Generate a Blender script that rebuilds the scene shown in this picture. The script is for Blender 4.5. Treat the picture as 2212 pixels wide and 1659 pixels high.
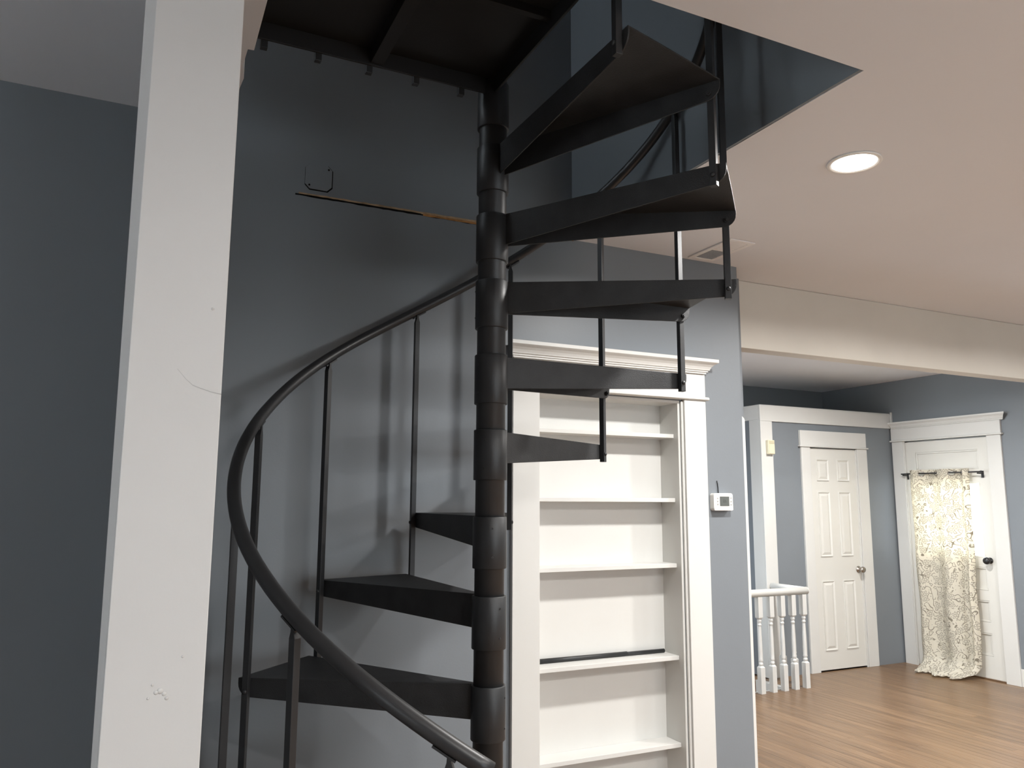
import bpy, bmesh, math, random
from mathutils import Vector, Matrix
random.seed(7)
for o in list(bpy.data.objects): bpy.data.objects.remove(o, do_unlink=True)
S = bpy.context.scene
COL = S.collection
EYE = 1.48
R = math.radians

# ------------------------------------------------------------------ camera
cam_d = bpy.data.cameras.new('camera'); cam = bpy.data.objects.new('camera', cam_d); COL.objects.link(cam)
cam_d.sensor_fit = 'HORIZONTAL'; cam_d.sensor_width = 36.0; cam_d.lens = 1705.96 / 2212 * 36.0
cam_d.clip_start = 0.02; cam_d.clip_end = 100
_psi, _th, _ro = R(25.478), R(8.429), R(0.269)
_f = Vector((math.sin(_psi)*math.cos(_th), math.cos(_psi)*math.cos(_th), math.sin(_th)))
_r = Vector((math.cos(_psi), -math.sin(_psi), 0)); _u = _r.cross(_f)
_r2 = _r*math.cos(_ro) + _u*math.sin(_ro); _u2 = -_r*math.sin(_ro) + _u*math.cos(_ro)
M = Matrix((_r2, _u2, -_f)).transposed().to_4x4(); M.translation = Vector((0, 0, EYE))
cam.matrix_world = M
S.camera = cam

# ------------------------------------------------------------------ world, exposure
W = bpy.data.worlds.new('world'); S.world = W; W.use_nodes = True
bg = W.node_tree.nodes['Background']; bg.inputs[0].default_value = (0.91, 0.955, 1.0, 1); bg.inputs[1].default_value = 6.0
S.view_settings.view_transform = 'Standard'; S.view_settings.look = 'None'
S.view_settings.exposure = 0.42; S.view_settings.gamma = 1.0; S.view_settings.use_curve_mapping = False
LIGHT_W = 33.0           # power of each recessed lamp
LIGHT_COL = (1.0, 0.98, 0.95)

# key dimensions (metres)
CEIL = EYE + 1.18
YA = 3.013               # plane of the wall behind the stair
XP, YP, RB = 0.977, 2.201, 0.727   # stair pole and baluster circle
OX0, OX1, OY0 = 0.2124, 1.746, 1.416   # opening in the ceiling
XR = 6.67                # right-hand wall
YC = 5.37                # closet front
XC = 5.009               # closet left corner
WEND = 2.694             # right end of the back wall

# ------------------------------------------------------------------ materials
MATS = {}
def nodes_of(name):
    m = bpy.data.materials.new(name); m.use_nodes = True
    nt = m.node_tree; b = nt.nodes['Principled BSDF']; MATS[name] = m
    return m, nt, b
def lnk(nt, a, b): nt.links.new(a, b)
def paint(name, col, rough=0.5, var=0.04, scale=2.5, bump=0.03, bscale=180, metallic=0.0, spec=0.5):
    m, nt, b = nodes_of(name)
    geo = nt.nodes.new('ShaderNodeNewGeometry')
    n = nt.nodes.new('ShaderNodeTexNoise'); n.inputs['Scale'].default_value = scale; n.inputs['Detail'].default_value = 4
    lnk(nt, geo.outputs['Position'], n.inputs['Vector'])
    r = nt.nodes.new('ShaderNodeValToRGB')
    r.color_ramp.elements[0].position = 0.3; r.color_ramp.elements[1].position = 0.7
    r.color_ramp.elements[0].color = tuple(c*(1-var) for c in col) + (1,)
    r.color_ramp.elements[1].color = tuple(min(1, c*(1+var)) for c in col) + (1,)
    lnk(nt, n.outputs['Fac'], r.inputs['Fac']); lnk(nt, r.outputs['Color'], b.inputs['Base Color'])
    b.inputs['Roughness'].default_value = rough; b.inputs['Metallic'].default_value = metallic
    b.inputs['Specular IOR Level'].default_value = spec
    if bump:
        n2 = nt.nodes.new('ShaderNodeTexNoise'); n2.inputs['Scale'].default_value = bscale; n2.inputs['Detail'].default_value = 3
        lnk(nt, geo.outputs['Position'], n2.inputs['Vector'])
        bp = nt.nodes.new('ShaderNodeBump'); bp.inputs['Strength'].default_value = bump; bp.inputs['Distance'].default_value = 0.004
        lnk(nt, n2.outputs['Fac'], bp.inputs['Height']); lnk(nt, bp.outputs['Normal'], b.inputs['Normal'])
    return m
paint('blue_paint', (0.194, 0.213, 0.233), 0.42, 0.03, 1.6, 0.05, 120, spec=0.4)
paint('ceiling_paint', (0.775, 0.785, 0.81), 0.75, 0.02, 1.2, 0.04, 90, spec=0.25)
paint('white_paint', (0.645, 0.64, 0.615), 0.38, 0.02, 3.0, 0.05, 60)
paint('post_paint', (0.62, 0.615, 0.60), 0.45, 0.03, 3.0, 0.10, 45)
paint('beam_paint', (0.66, 0.63, 0.565), 0.6, 0.03, 3.0, 0.04, 60)
paint('door_paint', (0.66, 0.65, 0.61), 0.33, 0.015, 3.0, 0.02, 60)
paint('black_metal', (0.0185, 0.0195, 0.0210), 0.45, 0.12, 30, 0.05, 260, spec=0.5)
paint('tread_grit', (0.0195, 0.020, 0.0210), 0.50, 0.30, 14, 0.25, 320, spec=0.4)
paint('landing_shaded_black', (0.006, 0.006, 0.0065), 0.6, 0.15, 12, 0.05, 200)  # darker copy of the stair's black paint; underside shade put into the colour
paint('rail_rubber', (0.020, 0.020, 0.021), 0.40, 0.1, 30, 0.02, 260)
paint('plastic_white', (0.82, 0.81, 0.78), 0.35, 0.01, 30, 0.0)
paint('plastic_grey', (0.42, 0.42, 0.41), 0.4, 0.02, 30, 0.0)
paint('plastic_cream', (0.72, 0.66, 0.48), 0.4, 0.02, 30, 0.0)
paint('plastic_tan', (0.55, 0.50, 0.35), 0.4, 0.02, 30, 0.0)
paint('screen', (0.115, 0.125, 0.12), 0.25, 0.02, 30, 0.0)
paint('segment', (0.075, 0.083, 0.08), 0.4, 0.02, 30, 0.0)
paint('nickel', (0.42, 0.38, 0.34), 0.22, 0.03, 30, 0.0, metallic=1.0)
paint('black_plastic', (0.012, 0.012, 0.013), 0.3, 0.05, 30, 0.0)
paint('raw_plaster', (0.42, 0.30, 0.19), 0.9, 0.35, 22, 0.5, 70, spec=0.2)
paint('lath_wood', (0.40, 0.20, 0.075), 0.8, 0.3, 30, 0.3, 90, spec=0.2)
paint('dark_gap', (0.008, 0.008, 0.008), 0.9, 0.1, 30, 0.0, spec=0.1)
paint('vent_metal', (0.84, 0.83, 0.82), 0.4, 0.02, 30, 0.0)
paint('hinge_white', (0.70, 0.69, 0.66), 0.35, 0.02, 30, 0.0)

def wood():
    m, nt, b = nodes_of('oak_floor')
    geo = nt.nodes.new('ShaderNodeNewGeometry'); oi = nt.nodes.new('ShaderNodeObjectInfo')
    off = nt.nodes.new('ShaderNodeVectorMath'); off.operation = 'SCALE'; off.inputs['Scale'].default_value = 37.0
    comb = nt.nodes.new('ShaderNodeCombineXYZ')
    for i in range(3): lnk(nt, oi.outputs['Random'], comb.inputs[i])
    lnk(nt, comb.outputs[0], off.inputs[0])
    add = nt.nodes.new('ShaderNodeVectorMath'); add.operation = 'ADD'
    lnk(nt, geo.outputs['Position'], add.inputs[0]); lnk(nt, off.outputs[0], add.inputs[1])
    mp = nt.nodes.new('ShaderNodeMapping'); mp.inputs['Scale'].default_value = (14, 1.1, 14)
    lnk(nt, add.outputs[0], mp.inputs['Vector'])
    n1 = nt.nodes.new('ShaderNodeTexNoise'); n1.inputs['Scale'].default_value = 1.6; n1.inputs['Detail'].default_value = 6; n1.inputs['Distortion'].default_value = 0.8
    lnk(nt, mp.outputs[0], n1.inputs['Vector'])
    wv = nt.nodes.new('ShaderNodeTexWave'); wv.inputs['Scale'].default_value = 1.3; wv.inputs['Distortion'].default_value = 7; wv.inputs['Detail'].default_value = 3; wv.inputs['Detail Scale'].default_value = 0.8
    lnk(nt, mp.outputs[0], wv.inputs['Vector'])
    mx = nt.nodes.new('ShaderNodeMix'); mx.data_type = 'FLOAT'; mx.inputs[0].default_value = 0.35
    lnk(nt, n1.outputs['Fac'], mx.inputs[2]); lnk(nt, wv.outputs['Fac'], mx.inputs[3])
    r = nt.nodes.new('ShaderNodeValToRGB'); e = r.color_ramp.elements
    e[0].position = 0.22; e[0].color = (0.082, 0.046, 0.024, 1); e[1].position = 0.75; e[1].color = (0.250, 0.153, 0.085, 1)
    e2 = e.new(0.45); e2.color = (0.180, 0.107, 0.057, 1)
    lnk(nt, mx.outputs[0], r.inputs['Fac'])
    hs = nt.nodes.new('ShaderNodeHueSaturation')
    mr = nt.nodes.new('ShaderNodeMapRange'); mr.inputs[3].default_value = 0.86; mr.inputs[4].default_value = 1.12
    lnk(nt, oi.outputs['Random'], mr.inputs[0]); lnk(nt, mr.outputs[0], hs.inputs['Value'])
    lnk(nt, r.outputs[0], hs.inputs['Color']); lnk(nt, hs.outputs[0], b.inputs['Base Color'])
    b.inputs['Roughness'].default_value = 0.33
    bp = nt.nodes.new('ShaderNodeBump'); bp.inputs['Strength'].default_value = 0.06; bp.inputs['Distance'].default_value = 0.002
    lnk(nt, mx.outputs[0], bp.inputs['Height']); lnk(nt, bp.outputs[0], b.inputs['Normal'])
wood()

def emit(name, col, st):
    m, nt, b = nodes_of(name)
    b.inputs['Base Color'].default_value = (0.9, 0.9, 0.9, 1)
    b.inputs['Emission Color'].default_value = col + (1,); b.inputs['Emission Strength'].default_value = st
emit('lamp_lens', (1.0, 0.95, 0.88), 14.0)

def glass():
    m, nt, b = nodes_of('pane_glass')
    tr = nt.nodes.new('ShaderNodeBsdfTransparent'); tr.inputs[0].default_value = (0.95, 0.97, 0.98, 1)
    gl = nt.nodes.new('ShaderNodeBsdfGlossy'); gl.inputs['Roughness'].default_value = 0.02
    ms = nt.nodes.new('ShaderNodeMixShader'); ms.inputs[0].default_value = 0.06
    lnk(nt, tr.outputs[0], ms.inputs[1]); lnk(nt, gl.outputs[0], ms.inputs[2]); lnk(nt, ms.outputs[0], nt.nodes['Material Output'].inputs['Surface'])
glass()

def curtain_mat():
    m, nt, b = nodes_of('floral_cloth')
    uv = nt.nodes.new('ShaderNodeUVMap'); uv.uv_map = 'UVMap'
    def vmath(op, a, bb=None, s=None):
        v = nt.nodes.new('ShaderNodeVectorMath'); v.operation = op
        lnk(nt, a, v.inputs[0])
        if bb is not None:
            if hasattr(bb, 'links'): lnk(nt, bb, v.inputs[1])
            else: v.inputs[1].default_value = bb
        if s is not None: v.inputs['Scale'].default_value = s
        return v
    def math_(op, a, bv=None, c=None):
        v = nt.nodes.new('ShaderNodeMath'); v.operation = op
        for i, q in enumerate((a, bv, c)):
            if q is None: continue
            if hasattr(q, 'links'): lnk(nt, q, v.inputs[i])
            else: v.inputs[i].default_value = q
        return v.outputs[0]
    # flowers: petals around voronoi cell centres, drawn as outlines
    vo = nt.nodes.new('ShaderNodeTexVoronoi'); vo.voronoi_dimensions = '2D'; vo.inputs['Scale'].default_value = 10.5; vo.inputs['Randomness'].default_value = 0.75
    lnk(nt, uv.outputs[0], vo.inputs['Vector'])
    sc = vmath('SCALE', uv.outputs[0], s=1.0)
    d = vmath('SUBTRACT', uv.outputs[0], vo.outputs['Position'])
    sep = nt.nodes.new('ShaderNodeSeparateXYZ'); lnk(nt, d.outputs[0], sep.inputs[0])
    ang = math_('ARCTAN2', sep.outputs[1], sep.outputs[0])
    rad = vmath('LENGTH', d.outputs[0]).outputs['Value']
    sepc = nt.nodes.new('ShaderNodeSeparateColor'); lnk(nt, vo.outputs['Color'], sepc.inputs[0])
    ph = math_('MULTIPLY', sepc.outputs[0], 6.28)
    pet = math_('ABSOLUTE', math_('SINE', math_('ADD', math_('MULTIPLY', ang, 2.5), ph)))
    edge = math_('ADD', math_('MULTIPLY', pet, 0.019), 0.012)
    l1 = math_('LESS_THAN', math_('ABSOLUTE', math_('SUBTRACT', rad, edge)), 0.0026)
    l2 = math_('LESS_THAN', math_('ABSOLUTE', math_('SUBTRACT', rad, math_('MULTIPLY', edge, 0.45))), 0.0020)
    inside = math_('LESS_THAN', rad, math_('ADD', edge, 0.006))
    # vines and leaves: contour lines of a noise field
    n = nt.nodes.new('ShaderNodeTexNoise'); n.noise_dimensions = '2D'; n.inputs['Scale'].default_value = 10.0; n.inputs['Detail'].default_value = 0.6
    lnk(nt, uv.outputs[0], n.inputs['Vector'])
    fr = math_('FRACT', math_('MULTIPLY', n.outputs['Fac'], 4.0))
    v1 = math_('LESS_THAN', math_('ABSOLUTE', math_('SUBTRACT', fr, 0.5)), 0.075)
    v1 = math_('MULTIPLY', v1, math_('SUBTRACT', 1.0, inside))
    vo2 = nt.nodes.new('ShaderNodeTexVoronoi'); vo2.voronoi_dimensions = '2D'; vo2.inputs['Scale'].default_value = 22; vo2.feature = 'DISTANCE_TO_EDGE'
    lnk(nt, uv.outputs[0], vo2.inputs['Vector'])
    keep = nt.nodes.new('ShaderNodeTexNoise'); keep.noise_dimensions = '2D'; keep.inputs['Scale'].default_value = 17
    lnk(nt, uv.outputs[0], keep.inputs['Vector'])
    v1 = math_('MULTIPLY', v1, math_('GREATER_THAN', keep.outputs['Fac'], 0.45))
    leaf = math_('MULTIPLY', math_('LESS_THAN', math_('ABSOLUTE', math_('SUBTRACT', vo2.outputs['Distance'], 0.25)), 0.05), math_('SUBTRACT', 1.0, inside))
    leaf = math_('MULTIPLY', leaf, math_('LESS_THAN', keep.outputs['Fac'], 0.49))
    line = math_('MINIMUM', math_('ADD', math_('ADD', l1, l2), math_('ADD', v1, leaf)), 1.0)
    mx = nt.nodes.new('ShaderNodeMix'); mx.data_type = 'RGBA'
    mx.inputs[6].default_value = (0.84, 0.81, 0.72, 1); mx.inputs[7].default_value = (0.27, 0.235, 0.175, 1)
    lnk(nt, math_('MULTIPLY', line, 0.85), mx.inputs[0])
    lnk(nt, mx.outputs[2], b.inputs['Base Color']); b.inputs['Roughness'].default_value = 0.85
    b.inputs['Specular IOR Level'].default_value = 0.1
    tr = nt.nodes.new('ShaderNodeBsdfTranslucent')
    tint = nt.nodes.new('ShaderNodeMix'); tint.data_type = 'RGBA'; tint.blend_type = 'MULTIPLY'; tint.inputs[0].default_value = 1.0
    tint.inputs[7].default_value = (1.0, 0.955, 0.88, 1); lnk(nt, mx.outputs[2], tint.inputs[6]); lnk(nt, tint.outputs[2], tr.inputs['Color'])
    ms = nt.nodes.new('ShaderNodeMixShader'); ms.inputs[0].default_value = 0.45
    out = nt.nodes['Material Output']
    lnk(nt, b.outputs[0], ms.inputs[1]); lnk(nt, tr.outputs[0], ms.inputs[2]); lnk(nt, ms.outputs[0], out.inputs['Surface'])
curtain_mat()

# ------------------------------------------------------------------ mesh helpers
class MB:
    def __init__(s): s.v = []; s.f = []; s.smooth = []
    def add(s, vs, fs, smooth=False):
        n = len(s.v); s.v += [tuple(v) for v in vs]
        s.f += [tuple(i+n for i in f) for f in fs]; s.smooth += [smooth]*len(fs); return s
    def box(s, x0, x1, y0, y1, z0, z1):
        return s.add([(x0,y0,z0),(x1,y0,z0),(x1,y1,z0),(x0,y1,z0),(x0,y0,z1),(x1,y0,z1),(x1,y1,z1),(x0,y1,z1)],
              [(0,3,2,1),(4,5,6,7),(0,1,5,4),(1,2,6,5),(2,3,7,6),(3,0,4,7)])
    def prism(s, poly, fn, a, b, smooth=False):
        """extrude 2-D polygon; fn(u, v, t) -> 3-D point, t from a to b"""
        n = len(poly)
        vs = [fn(u, v, a) for u, v in poly] + [fn(u, v, b) for u, v in poly]
        fs = [tuple(range(n))[::-1], tuple(range(n, 2*n))] + [(i, (i+1) % n, n+(i+1) % n, n+i) for i in range(n)]
        return s.add(vs, fs, smooth)
    def lathe(s, prof, c=(0,0,0), n=24, axis='Z', smooth=True):
        vs = []
        for rr, h in prof:
            for i in range(n):
                a = 2*math.pi*i/n; p, q = rr*math.cos(a), rr*math.sin(a)
                vs.append({'Z': (c[0]+p, c[1]+q, c[2]+h), 'Y': (c[0]+p, c[1]+h, c[2]+q), 'X': (c[0]+h, c[1]+p, c[2]+q)}[axis])
        fs = []
        for j in range(len(prof)-1):
            for i in range(n):
                k = (i+1) % n; fs.append((j*n+i, j*n+k, (j+1)*n+k, (j+1)*n+i))
        fs.append(tuple(range(n))[::-1]); fs.append(tuple((len(prof)-1)*n+i for i in range(n)))
        return s.add(vs, fs, smooth)
    def tube(s, pts, r, n=12, smooth=True):
        pts = [Vector(p) for p in pts]; vs = []
        for i, p in enumerate(pts):
            t = (pts[min(i+1, len(pts)-1)] - pts[max(i-1, 0)]).normalized()
            up = Vector((0, 0, 1)) if abs(t.z) < 0.95 else Vector((1, 0, 0))
            a = t.cross(up).normalized(); b = a.cross(t)
            for k in range(n):
                w = 2*math.pi*k/n; vs.append(p + (a*math.cos(w) + b*math.sin(w))*r)
        fs = []
        for j in range(len(pts)-1):
            for k in range(n):
                q = (k+1) % n; fs.append((j*n+k, j*n+q, (j+1)*n+q, (j+1)*n+k))
        fs.append(tuple(range(n))[::-1]); fs.append(tuple((len(pts)-1)*n+k for k in range(n)))
        return s.add(vs, fs, smooth)
    def mesh(s, name):
        me = bpy.data.meshes.new(name); me.from_pydata(s.v, [], s.f); me.update()
        bm = bmesh.new(); bm.from_mesh(me); bmesh.ops.recalc_face_normals(bm, faces=bm.faces[:]); bm.to_mesh(me); bm.free()
        for p, sm in zip(me.polygons, s.smooth): p.use_smooth = sm
        return me
def link(name, me, parent=None, loc=None, rot=None):
    o = bpy.data.objects.new(name, me); COL.objects.link(o)
    if parent: o.parent = parent
    if loc is not None: o.location = loc
    if rot is not None: o.rotation_euler = rot
    return o
def obj(name, mb, mat, parent=None, bevel=0, loc=None, rot=None, seg=2):
    me = mb.mesh(name); me.materials.append(MATS[mat])
    o = link(name, me, parent, loc, rot)
    if parent is not None and parent.type == 'MESH' or parent is not None:
        # geometry is written in world metres: undo the parent's own offset
        if loc is None: o.matrix_parent_inverse = parent_inv(parent)
    if bevel:
        b = o.modifiers.new('bevel', 'BEVEL'); b.width = bevel; b.segments = seg; b.limit_method = 'ANGLE'; b.angle_limit = R(40)
        b.harden_normals = False
    return o
def parent_inv(p):
    m = Matrix.Identity(4); q = p
    while q:
        m = q.matrix_parent_inverse @ Matrix.LocRotScale(q.location, q.rotation_euler, q.scale) @ m if q.parent else Matrix.LocRotScale(q.location, q.rotation_euler, q.scale) @ m
        q = q.parent
    return m.inverted()
def thing(name, label, cat, loc, group=None):
    o = bpy.data.objects.new(name, None); COL.objects.link(o); o.location = loc; o.empty_display_size = 0.05
    o['label'] = label; o['category'] = cat
    if group: o['group'] = group
    return o
def tag(o, label, cat, group=None):
    o['label'] = label; o['category'] = cat
    if group: o['group'] = group
    return o
def struct(name, mb, mat, label=None, bevel=0):
    o = obj(name, mb, mat, None, bevel); o['kind'] = 'structure'
    if label: o['label'] = label; o['category'] = name.split('_')[0]
    return o
def bx(*a): return MB().box(*a)

# ------------------------------------------------------------------ the room shell
# back wall (behind the stair, with the bookcase niche)
NX0, NX1, NZ1 = 1.555, 2.315, EYE + 0.475      # niche
TOPW = 5.2
wb = MB()
wb.box(0.118, NX0, YA, YA+0.16, 0, TOPW).box(NX0, NX1, YA, YA+0.16, NZ1, TOPW).box(NX1, WEND, YA, YA+0.16, 0, TOPW)
wall_back = struct('wall_back', wb, 'blue_paint', 'blue-grey painted wall behind the black spiral stair')
# ragged gap left where the old ceiling met the wall
zc = EYE + 1.186
def ragged(x0, x1, zf, amp, n, y, thick):
    mb = MB(); vs = []
    for i in range(n+1):
        x = x0 + (x1-x0)*i/n; b0, t0 = zf(x)
        jb = random.uniform(-amp, amp); jt = random.uniform(-amp, amp)*0.5
        vs += [(x, y, b0+jb), (x, y, t0+jt), (x, y-thick, t0+jt), (x, y-thick*0.4, b0+jb)]
    fs = []
    for i in range(n):
        a = i*4
        for k in range(4): fs.append((a+k, a+(k+1) % 4, a+4+(k+1) % 4, a+4+k))
    fs += [(0, 1, 2, 3), (n*4+3, n*4+2, n*4+1, n*4)]
    return mb.add(vs, fs)
def taper(w0, w1, dz): return lambda x: ((EYE+1.186) - dz - (w0 + (w1-w0)*(x-0.495)/1.25)/2, (EYE+1.186) - dz + (w0 + (w1-w0)*(x-0.495)/1.25)/2)
g = obj('plaster_gap', ragged(0.497, 1.742, taper(0.006, 0.012, 0.006), 0.0015, 60, YA, 0.002), 'dark_gap', wall_back); g['label'] = 'dark ragged gap in the wall'
g = obj('plaster_edge', ragged(0.51, 1.742, taper(0.004, 0.016, -0.001), 0.0022, 70, YA, 0.0035), 'raw_plaster', wall_back); g['label'] = 'broken tan plaster edge'
g = obj('lath_strip', ragged(1.02, 1.742, taper(0.004, 0.010, 0.006), 0.0015, 40, YA, 0.0045), 'lath_wood', wall_back); g['label'] = 'bare orange wood showing in the gap'

# wall beside the left room and the partition whose end is the white post
wl = MB().box(-3.0, -0.040, 2.525, 2.685, 0, CEIL)
struct('wall_left', wl, 'blue_paint', 'dark blue-grey wall left of the white post')
pt = MB()
def skew_box(mb, xb0, xt0, xb1, xt1, y0, y1, z0, z1):
    return mb.add([(xb0,y0,z0),(xb1,y0,z0),(xb1,y1,z0),(xb0,y1,z0),(xt0,y0,z1),(xt1,y0,z1),(xt1,y1,z1),(xt0,y1,z1)],
        [(0,3,2,1),(4,5,6,7),(0,1,5,4),(1,2,6,5),(2,3,7,6),(3,0,4,7)])
skew_box(pt, -0.021, -0.036, 0.118, 0.118, 1.475, YA, 0, CEIL)
partition = struct('wall_partition', pt, 'blue_paint', 'partition wall end behind the white post')
t = MB()
poly = lambda xl: [(-0.0178, 1.436), (0.122, 1.436), (0.122, 1.475), (xl, 1.475)]
b_, t_ = poly(-0.0225), poly(-0.0385)
t.add([(x, y, 0) for x, y in b_] + [(x, y, CEIL) for x, y in t_], [(3,2,1,0),(4,5,6,7),(0,1,5,4),(1,2,6,5),(2,3,7,6),(3,0,4,7)])
trim_post = struct('trim_1', t, 'post_paint', 'white wooden post closing the end of the partition wall')
obj('post_board', bx(-0.0187, 0.127, 1.42, 1.436, 0, CEIL), 'post_paint', trim_post, 0.0015)
cp = [(0.0555, EYE+0.2165), (0.070, EYE+0.2000), (0.081, EYE+0.1905), (0.094, EYE+0.186), (0.110, EYE+0.181), (0.1268, EYE+0.178)]
vs = []
for q, (x, z) in enumerate(cp):
    w = 0.00025 + 0.0004*q/5; vs += [(x, 1.4196, z-w), (x, 1.4196, z+w), (x, 1.4204, z+w), (x, 1.4204, z-w)]
fs = [(a*4+k, a*4+(k+1) % 4, a*4+4+(k+1) % 4, a*4+4+k) for a in range(5) for k in range(4)] + [(0, 1, 2, 3), (23, 22, 21, 20)]
obj('paint_crack', MB().add(vs, fs), 'plastic_grey', trim_post)
# nail dents and paint drips on the board
for (x, z, rr) in ((0.062, EYE-0.30, .004), (0.068, EYE-0.305, .003), (0.056, EYE-0.302, .003), (0.072, EYE-0.312, .0025), (0.05, EYE-.29, .0018), (0.105, EYE+.325, .0022), (0.08, EYE-.44, .0025), (0.092, EYE-.25, .002), (0.045, EYE-.31, .0018)):
    obj('paint_drip', MB().lathe([(rr*1.3, 0), (rr, -0.0012), (rr*0.4, -0.002)], (x, 1.4203, z), 8, 'Y'), 'post_paint', trim_post)

# left, front and right outer walls
def wall_with_window(name, wname, along, plane, thick, a0, a1, w0, w1, z0, z1, top=CEIL, base=0.0):
    mb = MB()
    def bb(m, p0, p1, q0, q1, c0, c1):
        return m.box(p0, p1, q0, q1, c0, c1) if along == 'X' else m.box(q0, q1, p0, p1, c0, c1)
    q0, q1 = min(plane, plane+thick), max(plane, plane+thick)
    for p0, p1, c0, c1 in ((a0, w0, base, top), (w1, a1, base, top), (w0, w1, base, z0), (w0, w1, z1, top)): bb(mb, p0, p1, q0, q1, c0, c1)
    struct(name, mb, 'blue_paint')
    m2 = MB(); f0, f1 = (q0+q1)/2-0.02, (q0+q1)/2+0.02; zm = (z0+z1)/2
    for p0, p1, c0, c1 in ((w0, w0+.05, z0, z1), (w1-.05, w1, z0, z1), (w0+.05, w1-.05, z0, z0+.05), (w0+.05, w1-.05, z1-.05, z1), (w0+.05, w1-.05, zm-.02, zm+.02)): bb(m2, p0, p1, f0, f1, c0, c1)
    wo = struct(wname, m2, 'white_paint')
    for c0, c1 in ((z0+.05, zm-.02), (zm+.02, z1-.05)):
        obj('pane', bb(MB(), w0+.05, w1-.05, (f0+f1)/2-.002, (f0+f1)/2+.002, c0, c1), 'pane_glass', wo)
wall_with_window('wall_west', 'added_window_2', 'Y', -3.0, -0.16, -3.6, 3.173, -1.3, 0.6, 0.7, 2.1)  # window is added out of view to lift the light in the left room
wall_with_window('wall_front', 'added_window_3', 'X', -3.6, -0.16, -3.16, XR+0.16, 1.3, 4.3, 0.7, 2.1)  # window is added behind the camera to brighten ceiling, walls and post
D2Y0, D2Y1, D2Z = 4.402, 5.225, EYE + 0.572
wr = MB()
wr.box(XR, XR+0.16, -3.6, D2Y0-0.012, -0.12, CEIL).box(XR, XR+0.16, D2Y0-0.012, D2Y1+0.012, D2Z+0.012, CEIL).box(XR, XR+0.16, D2Y1+0.012, 6.36, -0.12, CEIL).box(XR, XR+0.16, D2Y0-0.012, D2Y1+0.012, -0.12, -0.001)
struct('wall_right', wr, 'blue_paint', 'blue-grey wall around the curtained door')
struct('wall_far', bx(2.85, XR, 6.20, 6.36, 0, CEIL), 'blue_paint', 'shadowed wall above the closet')
# stair hall left wall with a window giving the hall its daylight (hidden behind the back wall)
wh = MB(); HX = 2.85
wh.box(HX-0.16, HX, YA+0.16, 3.9, -0.12, CEIL).box(HX-0.16, HX, 6.1, 6.36, -0.12, CEIL).box(HX-0.16, HX, 3.9, 6.1, -0.12, 0.6).box(HX-0.16, HX, 3.9, 6.1, 2.3, CEIL)
struct('wall_hall', wh, 'blue_paint')
win = struct('window_1', MB().box(HX-0.1, HX-0.06, 3.9, 3.96, 0.6, 2.3).box(HX-0.1, HX-0.06, 6.04, 6.1, 0.6, 2.3).box(HX-0.1, HX-0.06, 3.96, 6.04, 0.6, 0.66).box(HX-0.1, HX-0.06, 3.96, 6.04, 2.24, 2.3).box(HX-0.1, HX-0.06, 3.96, 6.04, 1.43, 1.47), 'white_paint')
obj('pane', bx(HX-0.082, HX-0.078, 3.96, 6.04, 0.66, 1.43), 'pane_glass', win); obj('pane', bx(HX-0.082, HX-0.078, 3.96, 6.04, 1.47, 2.24), 'pane_glass', win)

# ceiling with the stair opening (its left edge is a rough cut)
def ceil_mesh():
    z0, z1 = CEIL, CEIL+0.16
    hole = [(OX0, OY0), (OX1, OY0), (OX1, YA), (0.206, YA), (0.204, 2.271), (0.208, 2.21), (0.197, 2.143), (0.199, 2.053), (0.2145, 2.051)]
    mb = MB()
    # strips: front, left, right (concave polygons kept simple)
    def slab(poly):
        mb.prism(poly, lambda u, v, t: (u, v, t), z0, z1)
    slab([(-3.0, -3.6), (XR, -3.6), (XR, OY0), (-3.0, OY0)])
    slab([(OX1, OY0), (XR, OY0), (XR, YA), (OX1, YA)])
    slab([(-3.0, OY0), (OX0, OY0), (0.2145, 2.051), (0.2145, 2.0512), (0.199, 2.053), (0.197, 2.143), (0.208, 2.21), (0.204, 2.271), (0.204, 2.525), (-3.0, 2.525)])
    slab([(-3.0, 2.525), (0.204, 2.525), (0.206, YA), (-3.0, YA)])
    slab([(WEND, YA), (XR, YA), (XR, 6.2), (WEND, 6.2)])
    return mb
struct('ceiling', ceil_mesh(), 'ceiling_paint', 'warm white ceiling around the stair opening')
# walls of the upper storey around the opening
struct('wall_shaft', bx(OX1-0.010, OX1-0.0005, OY0+0.0005, YA-0.001, CEIL+0.002, TOPW-0.001), 'blue_paint', 'blue-grey wall rising inside the ceiling opening')
UX = -1.0; UY = OY0 - 0.9
struct('wall_upper', MB().box(UX-0.16, OX1+0.14, UY-0.16, UY, CEIL+0.161, TOPW).box(OX1+0.0005, OX1+0.14, UY, YA, CEIL+0.161, TOPW).box(UX-0.16, 0.117, YA, YA+0.16, CEIL+0.161, TOPW), 'blue_paint')
wall_with_window('wall_upper_side', 'window_4', 'Y', UX, -0.16, UY, YA, 2.58, 2.99, 2.9, 5.1, TOPW, CEIL+0.161)
struct('ceiling_upper', bx(UX-0.16, OX1+0.14, UY-0.16, YA+0.16, TOPW+0.001, TOPW+0.1), 'ceiling_paint')

# ceiling beam carrying on from the back wall
YB = 3.192; ZB = EYE + 0.811
beam = struct('ceiling_beam', bx(WEND+0.003, XR-0.001, YB, 3.29, ZB, CEIL-0.001), 'beam_paint', 'cream painted ceiling beam spanning the far opening', 0.003)
beam['category'] = 'beam'

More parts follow.
